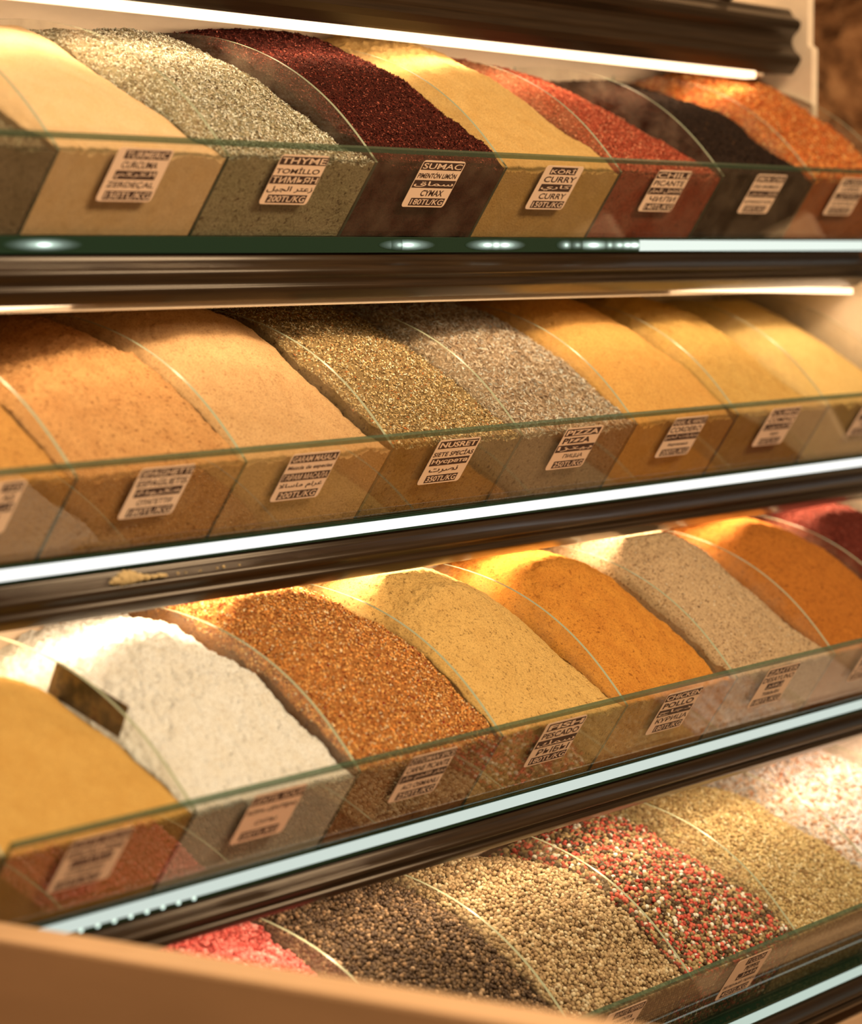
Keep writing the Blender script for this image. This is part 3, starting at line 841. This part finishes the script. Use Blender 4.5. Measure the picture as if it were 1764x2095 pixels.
def grains(o, k, i, p, seed, g, pal, d=.0046, layers=2, sub=1, rough=0.0, squash=0.0, mat_=None, name='peppercorns', ymax=.30, smooth=True):
    r = np.random.default_rng(seed + 60)
    u, X, Y, Z, y0, h0 = g
    nx, ny = X.shape
    # arc length down the middle gives even rows
    mid = nx // 2
    al = np.concatenate([[0], np.cumsum(np.hypot(np.diff(Y[mid]), np.diff(Z[mid])))])
    Ls = np.interp(ymax, Y[mid] - SH[k]['yc'], al)
    PP = []
    for ly in range(layers):
        rows = np.arange(0, Ls, d * .86)
        cols = np.arange(d / 2, X[-1, 0] - X[0, 0] - d / 2, d)
        A, B = np.meshgrid(cols, rows, indexing='ij')
        A = A + (np.arange(len(rows)) % 2)[None, :] * d / 2
        A = A + d * .42 * (r.random(A.shape) - .5) + ly * d * .4; B = B + d * .42 * (r.random(B.shape) - .5)
        A = np.clip(A, d * .45, X[-1, 0] - X[0, 0] - d * .45)
        bi = np.interp(B.ravel(), al, np.arange(ny)); ai = A.ravel() / (X[-1, 0] - X[0, 0]) * (nx - 1)
        a0 = np.clip(ai.astype(int), 0, nx - 2); b0 = np.clip(bi.astype(int), 0, ny - 2); fa, fb = ai - a0, bi - b0
        bl = lambda G: (G[a0, b0] * (1 - fa) + G[a0 + 1, b0] * fa) * (1 - fb) + (G[a0, b0 + 1] * (1 - fa) + G[a0 + 1, b0 + 1] * fa) * fb
        q = np.stack([bl(X), bl(Y), bl(Z)], -1)
        q[:, 2] += d * (.05 + .55 * ly) + d * .5 * (r.random(len(q)) - .5)
        q[:, 1] += d * .25
        if ly: q = q[r.random(len(q)) < .62]
        PP.append(q)
    # against the glass
    s = SH[k]
    cols = np.arange(d / 2, X[-1, 0] - X[0, 0], d); rows = np.arange(d / 2, PLEN - d * .4, d * .87)
    A, B = np.meshgrid(cols, rows, indexing='ij'); A = A + (np.arange(len(rows)) % 2)[None, :] * d / 2
    A = np.clip(A + d * .3 * (r.random(A.shape) - .5), d * .45, X[-1, 0] - X[0, 0] - d * .45); B = B + d * .3 * (r.random(B.shape) - .5)
    base = np.array([0, s['yc'], s['zc']])
    q = base + (-PT)[None, :] * B.ravel()[:, None] - PN * (d * .52); q[:, 0] = X[0, 0] + A.ravel()
    PP.append(q)
    P = np.concatenate(PP); m = len(P)
    vi, fi = ico(sub); nv = len(vi)
    S = d / 2 * (.82 + .34 * r.random((m, 1, 1)))
    B3 = np.repeat(vi[None], m, 0)
    if rough: B3 = B3 * (1 + rough * (r.random((m, nv, 1)) - .5))
    if squash: B3 = B3 * (1 + squash * (r.random((m, 1, 3)) - .5))
    V = keep_in((P[:, None, :] + B3 * S).reshape(-1, 3), k, X)
    F = (fi[None] + (np.arange(m) * nv)[:, None, None]).reshape(-1, 3)
    c = np.repeat(palette(pal, m, r), nv, 0)
    q = link(name, npmesh(name, V, F, smooth, None, c), mat_ or M_GRAIN, o)
    q['kind'] = 'stuff'

A_ = alb  # its factor darkens the bases of flaky heaps for shade between flakes
def FL(pal, **kw): return [(flakes, dict(pal=pal, **kw))]

# ---- topmost tier
heap(0, -1, powder('grey_herb', A_(165, 130, 85, .72), speck_amt=.8, grain=420, bump=.8), 'grey-brown herb heap cut by the left edge of the topmost tier', 'herb',
     dict(fine=.003), FL([(A_(200, 170, 115), 3), (A_(120, 90, 50), 2)], n=5000))
heap(0, 0, powder('turmeric', A_(255, 194, 126), A_(240, 168, 86), A_(220, 150, 70), .12, 900, .25, .3), 'smooth pale orange-yellow turmeric heap at the left of the topmost tier', 'spice',
     dict(lump=.003, fine=.0007, left=.004))
heap(0, 1, powder('thyme_base', A_(205, 172, 115, .72), A_(140, 105, 60, .72), A_(80, 55, 30), .7, 380, .9), 'pale grey-green thyme leaf heap between turmeric and dark red sumac', 'herb',
     dict(fine=.003, lump=.006, left=-.002), FL([(A_(255, 226, 176), 6), (A_(230, 192, 140), 4), (A_(158, 120, 74), 2), (A_(94, 64, 36), 1)], n=19000, size=(.0046, .0016), tilt=.5, nfront=1600))
heap(0, 2, powder('sumac_base', A_(92, 38, 24, .7), A_(60, 22, 14, .7), A_(40, 12, 8), .6, 420, .9), 'dark maroon sumac heap in the middle of the topmost tier', 'spice',
     dict(fine=.0032, lump=.005, left=.014), FL([(A_(122, 48, 30), 5), (A_(85, 31, 20), 4), (A_(170, 84, 56), 1.8), (A_(50, 18, 12), 2)], n=17000, size=(.0032, .0017), tilt=.6))
heap(0, 3, powder('curry', A_(238, 174, 92), A_(214, 142, 60), A_(190, 130, 55), .3, 700, .5, .35), 'yellow curry powder heap with a ragged crest, right of the sumac', 'spice',
     dict(lump=.006, fine=.002, left=-.012, bumps=((.45, .275, .012, .25, .03), (.75, .14, .006, .25, .04))))
heap(0, 4, powder('chili_base', A_(205, 88, 52, .72), A_(150, 56, 32, .72), A_(80, 25, 15), .6, 420, .8), 'brick red ground chili heap on the topmost tier, left of the black one', 'spice',
     dict(fine=.003, lump=.005, left=-.004), FL([(A_(240, 118, 72), 4), (A_(190, 74, 44), 3), (A_(246, 152, 98), 1.5), (A_(100, 36, 22), 1.4)], n=15000, size=(.0034, .0018)))
heap(0, 5, powder('black_chili_base', A_(52, 34, 22), A_(34, 21, 14), A_(100, 60, 30), .25, 420, .8), 'near-black smoked chili heap on the topmost tier', 'spice',
     dict(fine=.0028, lump=.005, left=.016), FL([(A_(58, 38, 25), 6), (A_(36, 22, 15), 5), (A_(120, 75, 38), .4)], n=8000, size=(.003, .0016)))
heap(0, 6, powder('chili_flake_base', A_(236, 118, 50, .72), A_(190, 78, 32, .72), A_(120, 40, 18), .5, 400, .8), 'bright orange chili flake heap at the right end of the topmost tier', 'spice',
     dict(fine=.003, lump=.007, bumps=((.3, .25, .012, .3, .05),)), FL([(A_(255, 152, 66), 5), (A_(240, 112, 48), 4), (A_(255, 190, 104), 1.5), (A_(175, 62, 28), 1.5)], n=15000, size=(.0048, .0026)))

# ---- second tier
heap(1, -1, powder('orange_mix', A_(222, 148, 68), A_(190, 112, 46), A_(130, 70, 30), .55, 520, .7), 'orange-brown powder heap cut by the left edge of the second tier', 'spice', dict(fine=.002))
heap(1, 0, powder('spaghetti_mix', A_(224, 152, 82), A_(190, 116, 56), A_(125, 68, 32), .6, 480, .8, .45), 'orange-tan coarse powder heap in the leftmost whole bin of the second tier', 'spice',
     dict(fine=.0024, lump=.006))
heap(1, 1, powder('garam_masala', A_(232, 168, 100), A_(196, 128, 66), A_(150, 92, 46), .4, 620, .7, .3), 'pale tan garam masala heap with hollows near its crest', 'spice',
     dict(fine=.0018, lump=.006, bumps=((.44, .213, -.018, .06, .009), (.60, .232, -.014, .09, .009), (.38, .25, .010, .25, .03), (.72, .225, -.007, .06, .012))))
heap(1, 2, powder('seven_spice_base', A_(180, 135, 76, .72), A_(130, 88, 44, .72), A_(75, 48, 24), .7, 380, .9), 'olive-brown flaky seven-spice heap, left of the tan straw-like herb', 'spice',
     dict(fine=.003, lump=.005, left=.012), FL([(A_(246, 196, 122), 5), (A_(212, 158, 88), 4), (A_(125, 84, 42), 2), (A_(255, 224, 165), 1.8), (A_(200, 110, 50), .8)], n=19000, size=(.0036, .0018), tilt=.6))
heap(1, 3, powder('pizza_herb_base', A_(190, 146, 98, .72), A_(140, 98, 60, .72), A_(90, 58, 34), .7, 380, .9), 'tan straw-like herb heap full of fine stalks in the middle of the second tier', 'herb',
     dict(fine=.003, lump=.005), FL([(A_(255, 212, 158), 5), (A_(228, 178, 124), 4), (A_(140, 94, 58), 1.8), (A_(255, 232, 190), 1.8)], n=17000, size=(.0075, .0011), tilt=.5))
heap(1, 4, powder('lamb_spice', A_(234, 162, 76), A_(214, 134, 52), A_(170, 96, 38), .35, 640, .6, .3), 'bright orange-yellow powder heap right of the straw-like herb', 'spice', dict(fine=.0016, lump=.004))
heap(1, 5, powder('cumin', A_(226, 164, 78), A_(196, 128, 50), A_(140, 88, 34), .35, 640, .6, .35), 'mustard-yellow cumin heap with a dark lumpy crest', 'spice',
     dict(fine=.0018, lump=.006, bumps=((.20, .235, .010, .07, .010), (.32, .222, .010, .06, .010), (.27, .20, .006, .08, .012), (.62, .15, -.008, .07, .02), (.70, .13, .006, .06, .02))))
heap(1, 6, powder('ginger', A_(244, 186, 100), A_(226, 158, 74), A_(190, 124, 56), .2, 760, .4, .25), 'smooth golden powder heap at the right end of the second tier', 'spice', dict(fine=.0010, lump=.003))

# ---- third tier
heap(2, -1, powder('mustard_powder', A_(226, 162, 76), A_(206, 136, 54), A_(150, 90, 36), .2, 820, .4, .35), 'smooth mustard-coloured powder heap at the left end of the third tier', 'spice', dict(fine=.0009, lump=.004))
heap(2, 0, powder('soup_powder', A_(250, 224, 186), A_(228, 192, 140), A_(205, 160, 108), .25, 520, .6, .3), 'creamy white soup powder heap beside the picture card', 'spice',
     dict(fine=.0045, lump=.008, left=-.002))
heap(2, 1, powder('ottoman_base', A_(214, 128, 58, .72), A_(165, 86, 36, .72), A_(110, 50, 22), .6, 400, .9), 'reddish brown coarse flake heap right of the white powder', 'spice',
     dict(fine=.003, lump=.005, left=.010), FL([(A_(255, 176, 88), 5), (A_(245, 146, 62), 4), (A_(160, 70, 32), 1.5), (A_(250, 204, 140), 1.3), (A_(140, 30, 24), .4)], n=19000, size=(.0036, .0020), tilt=.65))
heap(2, 2, powder('fish_spice', A_(240, 176, 90), A_(205, 138, 60), A_(120, 76, 34), .5, 520, .7, .3), 'olive-yellow ground spice heap above the FISH label', 'spice',
     dict(fine=.0020, lump=.004, bumps=((.45, .150, .008, .2, .02),)))
heap(2, 3, powder('chicken_spice', A_(232, 142, 50), A_(190, 96, 30), A_(130, 60, 20), .5, 560, .7, .4), 'deep orange ground spice heap with a rust-brown peak', 'spice',
     dict(fine=.0020, lump=.005, bumps=((.40, .178, .010, .10, .012), (.55, .160, .009, .08, .010), (.68, .150, .005, .08, .010), (.45, .128, -.006, .14, .014))))
heap(2, 4, powder('zahter_base', A_(214, 164, 108), A_(168, 118, 72), A_(100, 62, 36), .6, 480, .8), 'greyish taupe zahter heap sprinkled with pale seeds', 'spice',
     dict(fine=.0024, lump=.005, left=.010), FL([(A_(205, 158, 108), 4), (A_(160, 112, 70), 3), (A_(232, 198, 150), 1.5), (A_(110, 70, 42), 1.5)], n=6000, size=(.0022, .0014), nfront=600))
heap(2, 5, powder('dark_orange_spice', A_(196, 108, 36), A_(158, 76, 24), A_(105, 48, 18), .6, 480, .8), 'burnt orange ground spice heap left of the dark red one on the third tier', 'spice', dict(fine=.0024, lump=.005))
heap(2, 6, powder('dark_red_base', A_(130, 52, 34, .72), A_(90, 32, 22, .72), A_(60, 20, 14), .6, 420, .8), 'dark red flake heap at the right end of the third tier', 'spice',
     dict(fine=.003, lump=.006), FL([(A_(140, 58, 38), 4), (A_(95, 36, 24), 4), (A_(180, 96, 70), 1)], n=5000, size=(.0034, .0018), nfront=300))

# ---- lowest tier
def GR(pal, **kw): return [(grains, dict(pal=pal, **kw))]
heap(3, -3, powder('pink_under', A_(150, 60, 45)), 'pink peppercorn heap showing above the pale side board', 'peppercorns', dict(fine=.001),
     GR([(A_(228, 110, 86), 6), (A_(205, 80, 62), 4), (A_(240, 150, 120), 1.5)], d=.0056), 'peppercorn_heap')
heap(3, -2, powder('black_under', A_(48, 32, 20)), 'black peppercorn heap between pink and pale brown peppercorns', 'peppercorns', dict(fine=.001),
     GR([(A_(100, 70, 40), 5), (A_(72, 48, 28), 5), (A_(142, 102, 62), 2), (A_(178, 134, 88), .5)], d=.0052, rough=.10), 'peppercorn_heap')
heap(3, -1, powder('white_under', A_(100, 70, 40)), 'pale brown peppercorn heap left of the mixed coloured peppercorns', 'peppercorns', dict(fine=.001),
     GR([(A_(196, 154, 98), 5), (A_(168, 126, 76), 5), (A_(126, 90, 52), 2), (A_(214, 178, 124), 1.2)], d=.0054, rough=.08), 'peppercorn_heap')
heap(3, 0, powder('mixed_under', A_(90, 50, 32)), 'mixed peppercorn heap of red, black, green and white grains', 'peppercorns', dict(fine=.001),
     GR([(A_(222, 96, 66), 3), (A_(190, 66, 46), 1.6), (A_(92, 66, 38), 3.4), (A_(160, 124, 72), 3), (A_(200, 158, 96), 2), (A_(242, 216, 172), 1)], d=.0058, rough=.06), 'peppercorn_heap')
heap(3, 1, powder('coriander_under', A_(150, 112, 62)), 'straw-coloured small seed heap between mixed peppercorns and pink salt', 'seeds', dict(fine=.001),
     GR([(A_(205, 164, 98), 5), (A_(184, 140, 78), 4), (A_(150, 108, 58), 1.6), (A_(224, 190, 130), 1)], d=.0043, rough=.10, name='seeds'), 'seed_heap')
heap(3, 2, powder('salt_under', A_(238, 190, 146)), 'pale pink rock salt heap at the right of the lowest tier', 'salt', dict(fine=.001),
     GR([(A_(250, 220, 188), 6), (A_(244, 196, 154), 4), (A_(226, 160, 112), 1.4), (A_(200, 120, 76), .5)], d=.0064, sub=0, rough=.35, squash=.7, mat_=M_SALT, smooth=False, name='salt_crystals'), 'salt_heap')
heap(3, 3, powder('salt_under_b', A_(240, 200, 160), grain=300), 'white salt heap at the right end of the lowest tier', 'salt', dict(fine=.002), None, 'salt_heap')

# powder spilt on the moulding of the second tier
s = SH[1]
def spill():
    r = np.random.default_rng(5)
    vi, fi = ico(2)
    V, F = [], []
    yf = s['yb'] - .0195
    zt = s['zb'] - .0178 - .0126
    blobs = [(2.404, .0018, .003), (2.412, .004, .006), (2.424, .0075, .010), (2.436, .0070, .010), (2.448, .0045, .008), (2.460, .0030, .007), (2.472, .0022, .006), (2.484, .0024, .005), (2.489, .0020, .004)]
    blobs += [(2.503 + .021 * j + r.random() * .014, .0008 + .0009 * r.random() ** 2, .0010 + .0010 * r.random()) for j in range(6)]
    for x, h, w in blobs:
        q = vi * np.array([w, .0055 if h > .0019 else .0015, h])
        q = q * (1 + .35 * (r.random((len(q), 1)) - .5))
        V.append(q + np.array([x, yf - .0005 + (.0 if h > .0019 else .002 * (r.random() - .5)), zt + h * .55])); F.append(fi + len(vi) * (len(V) - 1))
    o = link('powder_spill', npmesh('powder_spill', np.concatenate(V), np.concatenate(F), True), powder('spilt_powder', A_(232, 180, 110), grain=600))
    tag(o, 'small pale powder spill with crumbs on the brown moulding', 'spill', kind='stuff')
spill()
